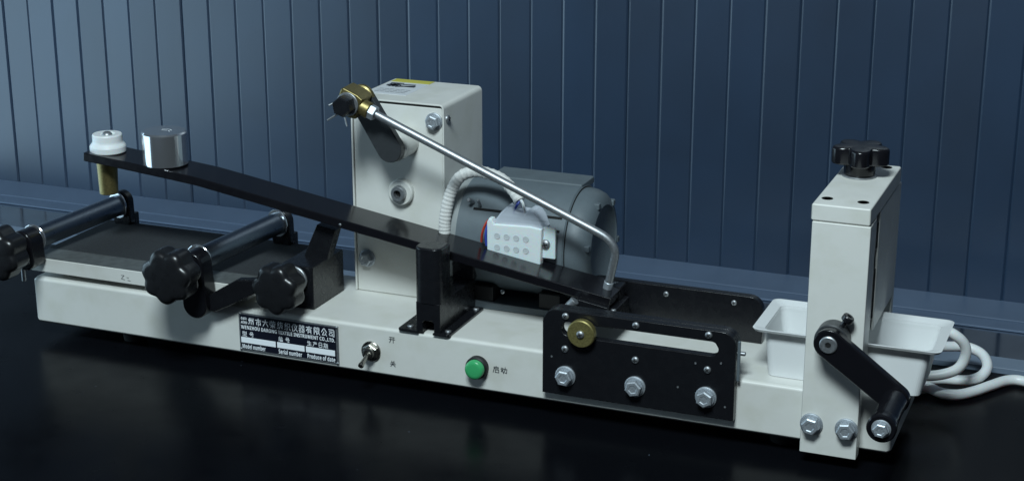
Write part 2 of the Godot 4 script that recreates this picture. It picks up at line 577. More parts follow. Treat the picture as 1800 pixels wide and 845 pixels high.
func setting() -> void:
	# the wall: upright panels with a V groove between them
	var wall := thing("wall", "dark blue wall of narrow upright panels behind the machine", "", Vector3(0.3, 0, -0.42), "structure")
	part(wall, "wall_core", Shape.new().box(Vector3(-1.6, -0.05, -0.5), Vector3(2.0, 0.9, -0.4262), 0.001), M.wall_paint_1)
	var pitch := 0.0358
	var pan := []
	for k in 3:
		var s := Shape.new()
		var b := 0.0010 + 0.00012 * k
		var e := 0.00006
		var y0 := 0.0
		var y1 := 0.9
		# left slope, rounded left lip, face, right lip, right slope
		var pr := [Vector2(-pitch / 2 + e, -0.0058), Vector2(-pitch / 2 + e, -b), Vector2(-pitch / 2 + e + b * 1.7, -b * 0.1), Vector2(-pitch / 2 + e + b * 2.1, 0.0), Vector2(pitch / 2 - e - b * 1.6, 0.0), Vector2(pitch / 2 - e - b * 1.3, -b * 0.1), Vector2(pitch / 2 - e, -b), Vector2(pitch / 2 - e, -0.0058)]
		for i in pr.size() - 1:
			var d: Vector2 = (pr[i + 1] - pr[i]).normalized()
			var nn := Vector3(-d.y, 0, d.x)
			s.quad(Vector3(pr[i].x, y0, pr[i].y), Vector3(pr[i + 1].x, y0, pr[i + 1].y), Vector3(pr[i + 1].x, y1, pr[i + 1].y), Vector3(pr[i].x, y1, pr[i].y), nn, nn, nn, nn)
		pan.append(s.mesh())
	var rng := RandomNumberGenerator.new()
	rng.seed = 11
	for i in 76:
		var x := -0.344 + pitch / 2 + pitch * (i - 26)
		var t := Transform3D(Basis(UP, rng.randf_range(-0.008, 0.008)), Vector3(x, 0, -0.42 + rng.randf_range(-0.0004, 0.0004)))
		piece(wall, "panel", pan[rng.randi() % 3], M["wall_paint_%d" % (rng.randi() % 4)], t)
	# the ledge under the wall
	var ledge := thing("wall_ledge", "low pale blue ledge running along the foot of the panelled wall", "", Vector3(0.3, 0, -0.39), "structure")
	part(ledge, "ledge_board", Shape.new().box(Vector3(-1.6, 0.0, -0.424), Vector3(2.0, 0.004, -0.366), 0.0008), M.sill_paint)
	part(ledge, "front_strip", Shape.new().box(Vector3(-1.6, 0.0, -0.3645), Vector3(2.0, 0.0025, -0.343), 0.0008), M.sill_paint)
	# the counter
	var table := thing("counter", "near-black glossy counter top the machine stands on", "counter", Vector3(0.4, -0.04, 0.1))
	part(table, "counter_top", Shape.new().box(Vector3(-0.42, -0.04, -0.43), Vector3(2.0, 0.0, -0.272), 0.001), M.counter, "dark blue glossy strip at the back of the counter")
	part(table, "pale_strip", Shape.new().box(Vector3(-0.42, -0.04, -0.272), Vector3(2.0, 0.0006, -0.2445), 0.0005), M.pale_blue_grey, "pale strip along the counter behind the machine")  # a lighter band across the whole counter
	part(table, "front_top", Shape.new().box(Vector3(-0.28, -0.04, -0.2447), Vector3(2.0, -0.004, 0.75), 0.002), M.mat_top)


func tester() -> void:
	var m := thing("rubbing_tester", "long off-white crank driven textile rubbing tester with black lever arm and grey motor", "testing machine", Vector3(0.4, 0, -0.058))
	base(m)
	specimen_end(m)
	lever(m)
	gearbox(m)
	motor(m)
	drive(m)
	guide_bracket(m)
	column(m)


func base(m: Node3D) -> void:
	var b := part(m, "base", Shape.new().box(Vector3(0, 0.01, -0.117), Vector3(0.8, 0.055, 0), 0.0035), M.paint)
	for x in [0.09, 0.71]:
		for z in [-0.095, -0.03]:
			part(b, "foot", Shape.new().lathe([Vector2(0, -0.004), Vector2(0.011, -0.004), Vector2(0.0125, 0.0105), Vector2(0, 0.0105)], Transform3D(Basis(), Vector3(x, 0, z)), 20), M.rubber)
	# printed marks
	var on := Transform3D(Basis(), Vector3(0, 0, 0.00025))
	for e in [["kai", 0.3706, 0.0420, 0.006], ["guan", 0.3712, 0.0203, 0.0056]]:
		var s := Shape.new()
		glyph(s, e[0], Vector2(e[1], e[2]), Vector2(e[3], e[3]), 0.00062, on)
		part(b, "marking", s, M.print_black)
	var s2 := Shape.new()
	glyph(s2, "qi3", Vector2(0.4672, 0.0293), Vector2(0.0062, 0.0062), 0.0006, on)
	glyph(s2, "dong", Vector2(0.4742, 0.0293), Vector2(0.0062, 0.0062), 0.0006, on)
	part(b, "marking", s2, M.print_black)
	# name plate
	var x0 := 0.2228
	var x1 := 0.3222
	var y0 := 0.0149
	var y1 := 0.0503
	var np := part(m, "name_plate", Shape.new().box(Vector3(x0, y0, 0.0001), Vector3(x1, y1, 0.0014), 0.0003), M.steel, "silver edged dark name plate with white lettering")
	part(np, "plate_field", Shape.new().box(Vector3(x0 + 0.0015, y0 + 0.0014, 0.001), Vector3(x1 - 0.0022, y1 - 0.0014, 0.0016), 0.0001), M.navy)
	var t := Transform3D(Basis(), Vector3(0, 0, 0.00175))
	var L := x1 - x0
	var H := y1 - y0
	var px := func(u: float) -> float: return x0 + u * L
	var py := func(w: float) -> float: return y1 - w * H
	var title := ["wen", "zhou", "shi", "da", "rong", "fang", "zhi", "yi", "qi", "you", "xian", "gong", "si"]
	var ts := Shape.new()
	for i in title.size():
		glyph(ts, title[i], Vector2(px.call(0.024 + 0.0733 * i), py.call(0.295)), Vector2(L * 0.066, H * 0.205), 0.00066, t)
	for e in [["xing", 0.035], ["hao", 0.105], ["bian", 0.40], ["hao", 0.47], ["sheng", 0.69], ["chan", 0.745], ["ri", 0.80], ["qi2", 0.853]]:
		glyph(ts, e[0], Vector2(px.call(e[1]), py.call(0.615)), Vector2(L * 0.047, H * 0.135), 0.0005, t)
	part(np, "lettering", ts, M.print_white)
	latin(np, "WENZHOU DARONG TEXTILE INSTRUMENT CO.,LTD.", Vector3(px.call(0.024), py.call(0.425), 0.00175), H * 0.095, L * 0.945, M.print_white)
	latin(np, "Model number", Vector3(px.call(0.03), py.call(0.945), 0.00175), H * 0.115, L * 0.235, M.print_white)
	latin(np, "Serial number", Vector3(px.call(0.40), py.call(0.945), 0.00175), H * 0.115, L * 0.235, M.print_white)
	latin(np, "Produce of date", Vector3(px.call(0.69), py.call(0.945), 0.00175), H * 0.115, L * 0.275, M.print_white)
	for e in [[0.02, 0.372], [0.387, 0.662], [0.677, 0.965]]:
		part(np, "blank_field", Shape.new().box(Vector3(px.call(e[0]), py.call(0.79), 0.0015), Vector3(px.call(e[1]), py.call(0.64), 0.0018), 0.00005), M.print_white)
	for cx in [x0 + 0.0013, x1 - 0.0013]:
		for cy in [y0 + 0.001, y1 - 0.0010]:
			screw(np, "rivet", pan_screw, Vector3(cx, cy, 0.0013), 0.0013)
	# toggle switch
	var sw := part(m, "toggle_switch", Shape.new().lathe([Vector2(0.0092, 0), Vector2(0.0092, 0.0014), Vector2(0.0086, 0.002), Vector2(0.004, 0.002)], facing(Vector3(0.3535, 0.0318, 0)), 28), M.nickel)
	part(sw, "nut", Shape.new().lathe([Vector2(0.0074, 0.002), Vector2(0.0074, 0.0040), Vector2(0.0066, 0.0046), Vector2(0.005, 0.005), Vector2(0.005, 0.0072), Vector2(0.0032, 0.0072)], facing(Vector3(0.3535, 0.0318, 0)), 6, false, true), M.nickel)
	part(sw, "bushing", Shape.new().lathe([Vector2(0.0052, 0.004), Vector2(0.0052, 0.0078), Vector2(0.0035, 0.0082), Vector2(0, 0.007)], facing(Vector3(0.3535, 0.0318, 0)), 20), M.nickel)
	part(sw, "toggle_lever", Shape.new().lathe([Vector2(0.0016, 0), Vector2(0.0018, 0.006), Vector2(0.0023, 0.013), Vector2(0.0027, 0.015), Vector2(0.0024, 0.0165), Vector2(0, 0.017)], facing(Vector3(0.3535, 0.0318, 0.006), Vector3(0.0, -0.42, 1.0)), 16, true), M.nickel)
	# start button
	var bt := part(m, "push_button", Shape.new().lathe([Vector2(0.0098, 0), Vector2(0.0098, 0.0048), Vector2(0.0088, 0.0058), Vector2(0.0078, 0.0058)], facing(Vector3(0.4538, 0.0325, 0)), 32), M.dark)
	part(bt, "button_cap", Shape.new().lathe([Vector2(0.0082, 0.004), Vector2(0.0082, 0.0095), Vector2(0.0076, 0.0106), Vector2(0.005, 0.0110), Vector2(0, 0.0111)], facing(Vector3(0.4538, 0.0325, 0)), 32, true), M.green, "green cap")


func specimen_end(m: Node3D) -> void:
	# the specimen table on its supports
	var tb := part(m, "specimen_table", Shape.new().box(Vector3(0, 0.0612, -0.1265), Vector3(0.232, 0.0748, 0), 0.0008), M.paint)
	part(tb, "abrasive_sheet", Shape.new().box(Vector3(0.0015, 0.0745, -0.1255), Vector3(0.2305, 0.0757, -0.028), 0.0003), M.cloth, "dark grey sheet on the specimen table")
	part(tb, "table_face", Shape.new().box(Vector3(0.0006, 0.0744, -0.1260), Vector3(0.2314, 0.0752, -0.0006), 0.0003), M.bare_plate)
	for x in [0.022, 0.035, 0.21]:
		part(tb, "support", Shape.new().box(Vector3(x - 0.004, 0.0545, -0.1), Vector3(x + 0.004, 0.0615, -0.014), 0.0004), M.steel if x < 0.03 else M.dark)
	part(tb, "riser", Shape.new().box(Vector3(0.012, 0.0545, -0.112), Vector3(0.222, 0.0615, -0.02), 0.0004), M.dark)
	var mk := Shape.new()
	var on := Transform3D(Basis(), Vector3(0, 0, 0.0003))
	for q in [[0.1005, 0.0690, 0.1035, 0.0692], [0.1035, 0.0692, 0.1003, 0.0658], [0.1003, 0.0658, 0.1038, 0.0651], [0.1062, 0.0676, 0.1082, 0.0674], [0.1072, 0.0650, 0.1100, 0.0648]]:
		mk.stroke(Vector2(q[0], q[1]), Vector2(q[2], q[3]), 0.0004, on)
	part(tb, "marking", mk, M.print_black)
	# two clamps: a round bar above the sheet between a front post with a star knob and a post at the back
	for k in 2:
		var a := Vector3([0.0072, 0.1845][k], [0.0930, 0.0945][k], 0.004)
		var b := Vector3([0.0190, 0.1985][k], [0.0952, 0.0970][k], -0.118)
		var f := Vector3([0.0075, 0.1880][k], a.y, 0.012)
		var s := Shape.new().slab(capsule(Vector2(f.x, a.y + 0.001), Vector2(f.x + 0.002, [0.079, 0.0585][k]), 0.0118, [0.0108, 0.0125][k]), 0.002, 0.021, 0.002)
		var c := part(m, "holder_clamp", s, M.black_gloss, ["black clamp with star knob at the left end of the table", "black clamp with star knob beside the lever support"][k])
		part(c, "bar", Shape.new().rod(a, b, 0.0104, 0.0008, 36), M.dark_chrome)
		part(c, "washer", Shape.new().rod(a + Vector3(0, 0.001, -0.0025), a + Vector3(0, 0.001, -0.0045), 0.0128, 0.0005, 32), M.chrome)  # chrome disc added for the bright rim of the post's rounded top
		part(c, "washer", Shape.new().rod(b + Vector3(-0.0006, 0.0, 0.003), b + Vector3(0, 0, 0.001), 0.0132, 0.0005, 32), M.chrome)
		part(c, "end_post", Shape.new().slab(capsule(Vector2(b.x + 0.001, 0.0985), Vector2(b.x + 0.002, 0.0800), 0.0105, 0.0100), -0.1270, -0.1175, 0.0012), M.black_paint)
		part(c, "end_foot", Shape.new().box(Vector3(b.x - 0.007, 0.0560, -0.1345), Vector3(b.x + 0.011, 0.0850, -0.1272), 0.0006), M.black_paint)
		star_knob(c, "star_knob", Vector3(f.x - 0.004, a.y - 0.001, 0.0295), Vector3(0.03, 0.02, 1).normalized(), 0.0248, 0.35 + 0.5 * k)
		screw(c, "set_screw", pan_screw, Vector3(f.x + 0.006, a.y - 0.016, 0.021), 0.0026)
		if k == 0:
			part(c, "pin", Shape.new().rod(Vector3(0.0005, 0.0545, 0.012), Vector3(0.0005, 0.0720, 0.012), 0.0020), M.steel)
		else:
			part(c, "side_arm", Shape.new().slab(PackedVector2Array([Vector2(0.198, 0.0640), Vector2(0.2072, 0.0711), Vector2(0.230, 0.0850), Vector2(0.256, 0.0885), Vector2(0.256, 0.0790), Vector2(0.238, 0.0690), Vector2(0.222, 0.0600), Vector2(0.206, 0.0520), Vector2(0.198, 0.0520)]), 0.004, 0.014, 0.0012), M.black_paint)
	# the block that carries the prop of the lever
	var bl := part(m, "support_block", Shape.new().box(Vector3(0.2575, 0.0552, -0.0745), Vector3(0.2895, 0.0945, -0.0165), 0.0008), M.black_paint)
	star_knob(bl, "star_knob", Vector3(0.2735, 0.0835, 0.0005), Vector3(-0.02, 0.02, 1).normalized(), 0.0228, 0.1)
	part(bl, "prop", Shape.new().slab(PackedVector2Array([Vector2(0.2655, 0.0935), Vector2(0.2895, 0.0935), Vector2(0.2985, 0.1215), Vector2(0.2795, 0.1245)]), -0.056, -0.044, 0.0008), M.black_paint)


func lever(m: Node3D) -> void:
	var o := PackedVector2Array([Vector2(0.0458, 0.1636), Vector2(0.100, 0.1588), Vector2(0.140, 0.1550), Vector2(0.165, 0.1525), Vector2(0.190, 0.1486), Vector2(0.5585, 0.0893),
		Vector2(0.5602, 0.0972), Vector2(0.1915, 0.1566), Vector2(0.166, 0.1605), Vector2(0.141, 0.1630), Vector2(0.1008, 0.1667), Vector2(0.0465, 0.1714)])
	var l := part(m, "lever_arm", Shape.new().slab(o, -0.07, -0.03, 0.0009), M.black_gloss, "long black lever arm sloping down to the right")
	screw(l, "set_screw", pan_screw, Vector3(0.0462, 0.168, -0.05), 0.0022, Vector3.LEFT)
	screw(l, "set_screw", pan_screw, Vector3(0.3110, 0.1325, -0.03), 0.0012)
	# the rubbing finger at its left end
	var cx := 0.0600
	var c := Vector3(cx, 0.1695, -0.05)
	var f := part(m, "rubbing_finger", Shape.new().lathe([Vector2(0.0160, 0), Vector2(0.0166, 0.0008), Vector2(0.0167, 0.0054), Vector2(0.0162, 0.0066), Vector2(0.0142, 0.0090), Vector2(0.0138, 0.0104), Vector2(0.0137, 0.0160), Vector2(0.0130, 0.0170), Vector2(0.0076, 0.0170), Vector2(0.0072, 0.0154), Vector2(0, 0.0154)], Transform3D(Basis(), c), 48), M.plastic, "white stepped nylon collar")
	part(f, "ball", Shape.new().lathe(dome(0.0050, 10), Transform3D(Basis(), c + Vector3(0, 0.0153, 0)), 24, true), M.steel)
	part(f, "brass_pin", Shape.new().lathe([Vector2(0, 0), Vector2(0.0080, 0), Vector2(0.0086, 0.0006), Vector2(0.0096, 0.0310), Vector2(0, 0.0310)], Transform3D(Basis(), Vector3(0.0575, 0.1290, -0.05)), 40), M.brass)


func dome(r: float, k: int) -> Array:
	var d := []
	for i in k + 1:
		d.append(Vector2(r * cos(PI / 2 * i / k), r * 0.8 * sin(PI / 2 * i / k)))
	d[k].x = 0.0
	return d


func gearbox(m: Node3D) -> void:
	var zf := -0.08
	var g := part(m, "gearbox", Shape.new().box(Vector3(0.3005, 0.0552, -0.1630), Vector3(0.3872, 0.2318, zf), 0.0012), M.paint, "tall off-white gearbox housing")
	# the sheet metal cover wraps the left side, top and right side
	var r := 0.0045
	var ol := PackedVector2Array([Vector2(0.2985, 0.0556)])
	var il := PackedVector2Array([Vector2(0.3004, 0.0556)])
	for i in 7:
		var f := PI - PI / 2 * i / 6
		ol.append(Vector2(0.2985 + r, 0.2350 - r) + Vector2(cos(f), sin(f)) * r)
		il.append(Vector2(0.2985 + r, 0.2350 - r) + Vector2(cos(f), sin(f)) * (r - 0.0016))
	for i in 7:
		var f := PI / 2 - PI / 2 * i / 6
		ol.append(Vector2(0.3890 - r, 0.2350 - r) + Vector2(cos(f), sin(f)) * r)
		il.append(Vector2(0.3890 - r, 0.2350 - r) + Vector2(cos(f), sin(f)) * (r - 0.0016))
	ol.append(Vector2(0.3890, 0.0556))
	il.append(Vector2(0.3874, 0.0556))
	il.reverse()
	var all := ol.duplicate()
	all.append_array(il)
	var cv := part(g, "cover", Shape.new().slab(all, -0.1646, zf + 0.0008, 0.0004), M.paint)
	var gap := Shape.new().box(Vector3(0.3030, 0.2316, zf - 0.004), Vector3(0.3862, 0.23335, zf - 0.0004), 0.0001)
	part(g, "cover_gap", gap, M.void)
	screw(g, "bolt", hex_bolt, Vector3(0.3795, 0.2195, zf), 0.0056, Vector3.BACK, 0.2)
	screw(g, "bolt", hex_bolt, Vector3(0.3112, 0.0870, zf), 0.0056, Vector3.BACK, 0.5)
	screw(g, "screw", pan_screw, Vector3(0.3890, 0.2215, -0.0865), 0.0036, Vector3.RIGHT)
	var boss := part(g, "boss", Shape.new().lathe([Vector2(0.0118, 0), Vector2(0.0118, 0.0042), Vector2(0.0108, 0.0055), Vector2(0.0068, 0.0055)], facing(Vector3(0.3475, 0.1535, zf)), 36), M.paint)
	screw(boss, "socket_screw", socket_screw, Vector3(0.3475, 0.1535, zf + 0.0042), 0.0068)
	part(g, "hub", Shape.new().rod(Vector3(0.3520, 0.2000, zf), Vector3(0.3520, 0.2000, -0.0535), 0.0128, 0.001, 40), M.paint)
	# the warning sticker on top
	var y := 0.2352
	var st := part(g, "warning_sticker", Shape.new().box(Vector3(0.3040, 0.2349, -0.1630), Vector3(0.3425, y, -0.1010), 0.00005), M.sticker_white, "white warning sticker with a yellow band")
	part(st, "yellow_band", Shape.new().box(Vector3(0.3040, 0.2350, -0.1630), Vector3(0.3425, y + 0.00012, -0.1505), 0.00003), M.sticker_yellow)
	var flat := Transform3D(Basis(Vector3.RIGHT, -PI / 2), Vector3(0, y + 0.00015, 0))   # x stays, y of the drawing points to -z
	var ic := Shape.new()
	for k in 10:   # a cog wheel and a hand, drawn with strokes
		var d := Vector2.from_angle(TAU * k / 10)
		ic.stroke(Vector2(0.3135, 0.1375) + d * 0.0010, Vector2(0.3135, 0.1375) + d * 0.0058, 0.0026, flat)
	for q in [[0.319, 0.132, 0.333, 0.138], [0.322, 0.1345, 0.334, 0.1345], [0.322, 0.141, 0.331, 0.1425], [0.309, 0.1445, 0.318, 0.1455]]:
		ic.stroke(Vector2(q[0], q[1]), Vector2(q[2], q[3]), 0.0034, flat)
	part(st, "pictogram", ic, M.print_black)
	var tx := Shape.new()
	for row in 3:
		for k in 6:
			var w := Vector2(0.3080 + 0.0052 * k, 0.1205 - 0.0055 * row)
			tx.stroke(w, w + Vector2(0.0032, 0), 0.0011, flat)
	part(st, "print", tx, M.steel)
	# crank arm
	var arm := part(m, "crank_arm", Shape.new().slab(capsule(Vector2(0.3520, 0.2000), Vector2(0.3255, 0.2420), 0.0118, 0.0112), -0.0534, -0.0455, 0.0008), M.arm_grey, "dark grey crank arm")
	part(arm, "crank_pin", Shape.new().rod(Vector3(0.3258, 0.2425, -0.046), Vector3(0.3258, 0.2425, -0.0135), 0.0052), M.steel)
	part(arm, "washer", Shape.new().rod(Vector3(0.3258, 0.2425, -0.0225), Vector3(0.3258, 0.2425, -0.0208), 0.0103, 0.0004), M.steel)
	part(arm, "nut", Shape.new().lathe([Vector2(0.0088, 0), Vector2(0.0088, 0.0105), Vector2(0.0078, 0.0118), Vector2(0, 0.0118)], facing(Vector3(0.3258, 0.2425, -0.0206), Vector3.BACK, 0.2), 6, false, true), M.black_paint)
	for e in [[Vector3(-0.002, -0.005, 0), Vector3(-0.0135, -0.0125, 0.002)], [Vector3(0.001, -0.004, 0), Vector3(0.0045, -0.0165, 0.001)], [Vector3(-0.003, 0.005, 0), Vector3(-0.0105, 0.001, 0.004)]]:
		var a := Vector3(0.3258, 0.2425, -0.0125)
		part(arm, "cotter_pin", Shape.new().rod(a + e[0], a + e[1], 0.0008, 0.0002, 10), M.steel)


func motor(m: Node3D) -> void:
	var c := Vector3(0, 0.1135, -0.1200)
	# housing: a round barrel with a flat top plate
	var along := func(x: float) -> Transform3D: return Shape.along(Vector3(x, c.y, c.z), Vector3.RIGHT)
	var b := Shape.new().lathe([Vector2(0, 0), Vector2(0.0495, 0), Vector2(0.0508, 0.0012), Vector2(0.0508, 0.1128), Vector2(0.0495, 0.1140), Vector2(0, 0.1140)], along.call(0.3893), 64)
	var o := part(m, "motor", b, M.motor_grey, "grey electric motor lying behind the lever arm")
	var e := Shape.new().lathe([Vector2(0, 0), Vector2(0.0482, 0), Vector2(0.0484, 0.002), Vector2(0.0476, 0.008), Vector2(0.0452, 0.0140), Vector2(0.0412, 0.0180), Vector2(0.0350, 0.0198), Vector2(0.0335, 0.0180), Vector2(0, 0.0170)], along.call(0.5035), 64, true)
	var eb := part(o, "end_bell", e, M.motor_grey)
	for k in 6:
		var f := TAU * k / 6 + 0.35
		var d := Vector3(0, cos(f), sin(f))
		var s := Shape.new().box(Vector3(0.5170, -0.0030, -0.0030), Vector3(0.5240, 0.0030, 0.0030), 0.0012, Transform3D(Basis(), Vector3(0, c.y, c.z) + d * 0.0402))
		part(eb, "lug", s, M.motor_grey)
	part(o, "pale_band", Shape.new().lathe([Vector2(0, 0), Vector2(0.0500, 0), Vector2(0.0514, 0.0014), Vector2(0.0514, 0.0125), Vector2(0.0506, 0.0140)], along.call(0.3892), 64), M.pale_grey, "pale band at the gearbox end")  # short paler band round the gearbox end of the barrel
	part(o, "seam", Shape.new().lathe([Vector2(0.0485, 0), Vector2(0.0493, 0.0001), Vector2(0.0493, 0.0012), Vector2(0.0485, 0.0013)], along.call(0.5026), 64), M.void)
	part(o, "top_plate", Shape.new().box(Vector3(0.4150, 0.1585, -0.1510), Vector3(0.5030, 0.1658, -0.1180), 0.0016), M.motor_grey)
	for k in 2:
		var f := [0.67, 0.437][k] as float
		var p := Vector3(0, c.y + 0.0508 * sin(f), c.z + 0.0508 * cos(f))
		part(o, "groove", Shape.new().box(Vector3([0.416, 0.487][k], -0.0012, -0.0030), Vector3([0.4985, 0.4985][k], 0.0012, 0.0003), 0.0002, Transform3D(Basis(Vector3.RIGHT, -f), p)), M.void)
	for x in [0.415, 0.478]:
		part(o, "foot", Shape.new().box(Vector3(x, 0.0552, -0.1150), Vector3(x + 0.020, 0.0760, -0.0780), 0.001), M.dark)
	part(o, "mounting_plate", Shape.new().box(Vector3(0.4000, 0.0553, -0.1165), Vector3(0.5120, 0.0620, -0.0755), 0.0008), M.motor_grey)
	part(o, "clip", Shape.new().rod(Vector3(0.4145, 0.1500, -0.0830), Vector3(0.4140, 0.1545, -0.0740), 0.0018), M.steel)
	part(o, "clip", Shape.new().rod(Vector3(0.4222, 0.1470, -0.0820), Vector3(0.4226, 0.1550, -0.0745), 0.0014), M.steel)
	screw(o, "screw", pan_screw, Vector3(0.4480, 0.0760, -0.0690), 0.0020)
	# terminal block in front of the motor
	var z0 := -0.0660
	var z1 := -0.0580
	var q := PackedVector2Array([Vector2(0.4375, 0.1060), Vector2(0.4870, 0.1040), Vector2(0.4885, 0.1405), Vector2(0.4780, 0.1420), Vector2(0.4445, 0.1405), Vector2(0.4425, 0.1448), Vector2(0.4395, 0.1448), Vector2(0.4375, 0.1415)])
	var tb := part(m, "terminal_block", Shape.new().slab(q, z0, z1, 0.0014), M.milky, "milky white terminal block with two rows of holes")
	var hd := PackedVector2Array([Vector2(0.4420, 0.1400), Vector2(0.4500, 0.1510), Vector2(0.4555, 0.1565), Vector2(0.4620, 0.1570), Vector2(0.4630, 0.1535), Vector2(0.4717, 0.1525), Vector2(0.4755, 0.1555), Vector2(0.4805, 0.1555), Vector2(0.4850, 0.1500), Vector2(0.4888, 0.1400)])
	part(tb, "hood", Shape.new().slab(hd, z0 - 0.012, z1 - 0.0012, 0.0016), M.hood, "clear hood over the terminals")
	part(tb, "lug_plate", Shape.new().box(Vector3(0.4850, 0.1135, -0.0660), Vector3(0.4988, 0.1412, -0.0628), 0.0006), M.milky)
	screw(tb, "screw", pan_screw, Vector3(0.4902, 0.1262, -0.0628), 0.0042)
	for row in 2:
		for k in 4:
			var at := Vector3(0.4475 + 0.0088 * k, 0.1300 - 0.0102 * row, z1 - 0.0003)
			part(tb, "terminal_hole", Shape.new().lathe([Vector2(0.0027, 0), Vector2(0.0027, 0.0007), Vector2(0.0022, 0.0008), Vector2(0.0020, 0.0006), Vector2(0, 0.0006)], facing(at), 18), M.milky_hole)
	part(tb, "wire", Shape.new().tube(curve([Vector3(0.4600, 0.1500, -0.065), Vector3(0.4612, 0.1530, -0.063), Vector3(0.4632, 0.1568, -0.063), Vector3(0.4650, 0.1610, -0.066)]), 0.0011, 10), M.blue_wire, "blue wire")
	part(tb, "wire", Shape.new().tube(curve([Vector3(0.4710, 0.1490, -0.065), Vector3(0.4708, 0.1545, -0.062), Vector3(0.4692, 0.1600, -0.063), Vector3(0.4650, 0.1620, -0.067)]), 0.0013, 10), M.plastic, "white wire")
	part(tb, "wire", Shape.new().tube(curve([Vector3(0.4375, 0.1420, -0.063), Vector3(0.4345, 0.1370, -0.062), Vector3(0.4318, 0.1290, -0.062), Vector3(0.4302, 0.1210, -0.064)]), 0.0011, 10), M.red_wire, "red wire")
	part(tb, "wire", Shape.new().tube(curve([Vector3(0.4376, 0.1390, -0.062), Vector3(0.4362, 0.1330, -0.061), Vector3(0.4356, 0.1270, -0.061), Vector3(0.4360, 0.1190, -0.062)]), 0.0012, 10), M.blue_wire, "blue wire")
	# the white cable sleeve that loops over the motor
	var p := [Vector3(0.3935, 0.1060, -0.0690), Vector3(0.3932, 0.1240, -0.0685), Vector3(0.3940, 0.1410, -0.0700), Vector3(0.3978, 0.1595, -0.0730), Vector3(0.4060, 0.1740, -0.0755), Vector3(0.4200, 0.1800, -0.0760), Vector3(0.4340, 0.1790, -0.0755), Vector3(0.4460, 0.1755, -0.0740), Vector3(0.4570, 0.1680, -0.0710), Vector3(0.4648, 0.1605, -0.0670)]
	var sp := curve(p, 0.002)
	var ss := Shape.new().tube(sp, 0.0050, 18)
	for i in range(2, sp.size() - 1, 3):   # woven ribs
		var d := (sp[i + 1] - sp[i - 1]).normalized()
		ss.lathe([Vector2(0.0049, -0.0017), Vector2(0.00525, -0.0009), Vector2(0.00535, 0.0), Vector2(0.00525, 0.0009), Vector2(0.0049, 0.0017)], facing(sp[i], (d + Vector3(0.25 * sin(i * 1.7), 0.2 * cos(i * 2.3), 0.0)).normalized()), 18, true)
	part(m, "cable_sleeve", ss, M.sleeve, "white woven cable sleeve")


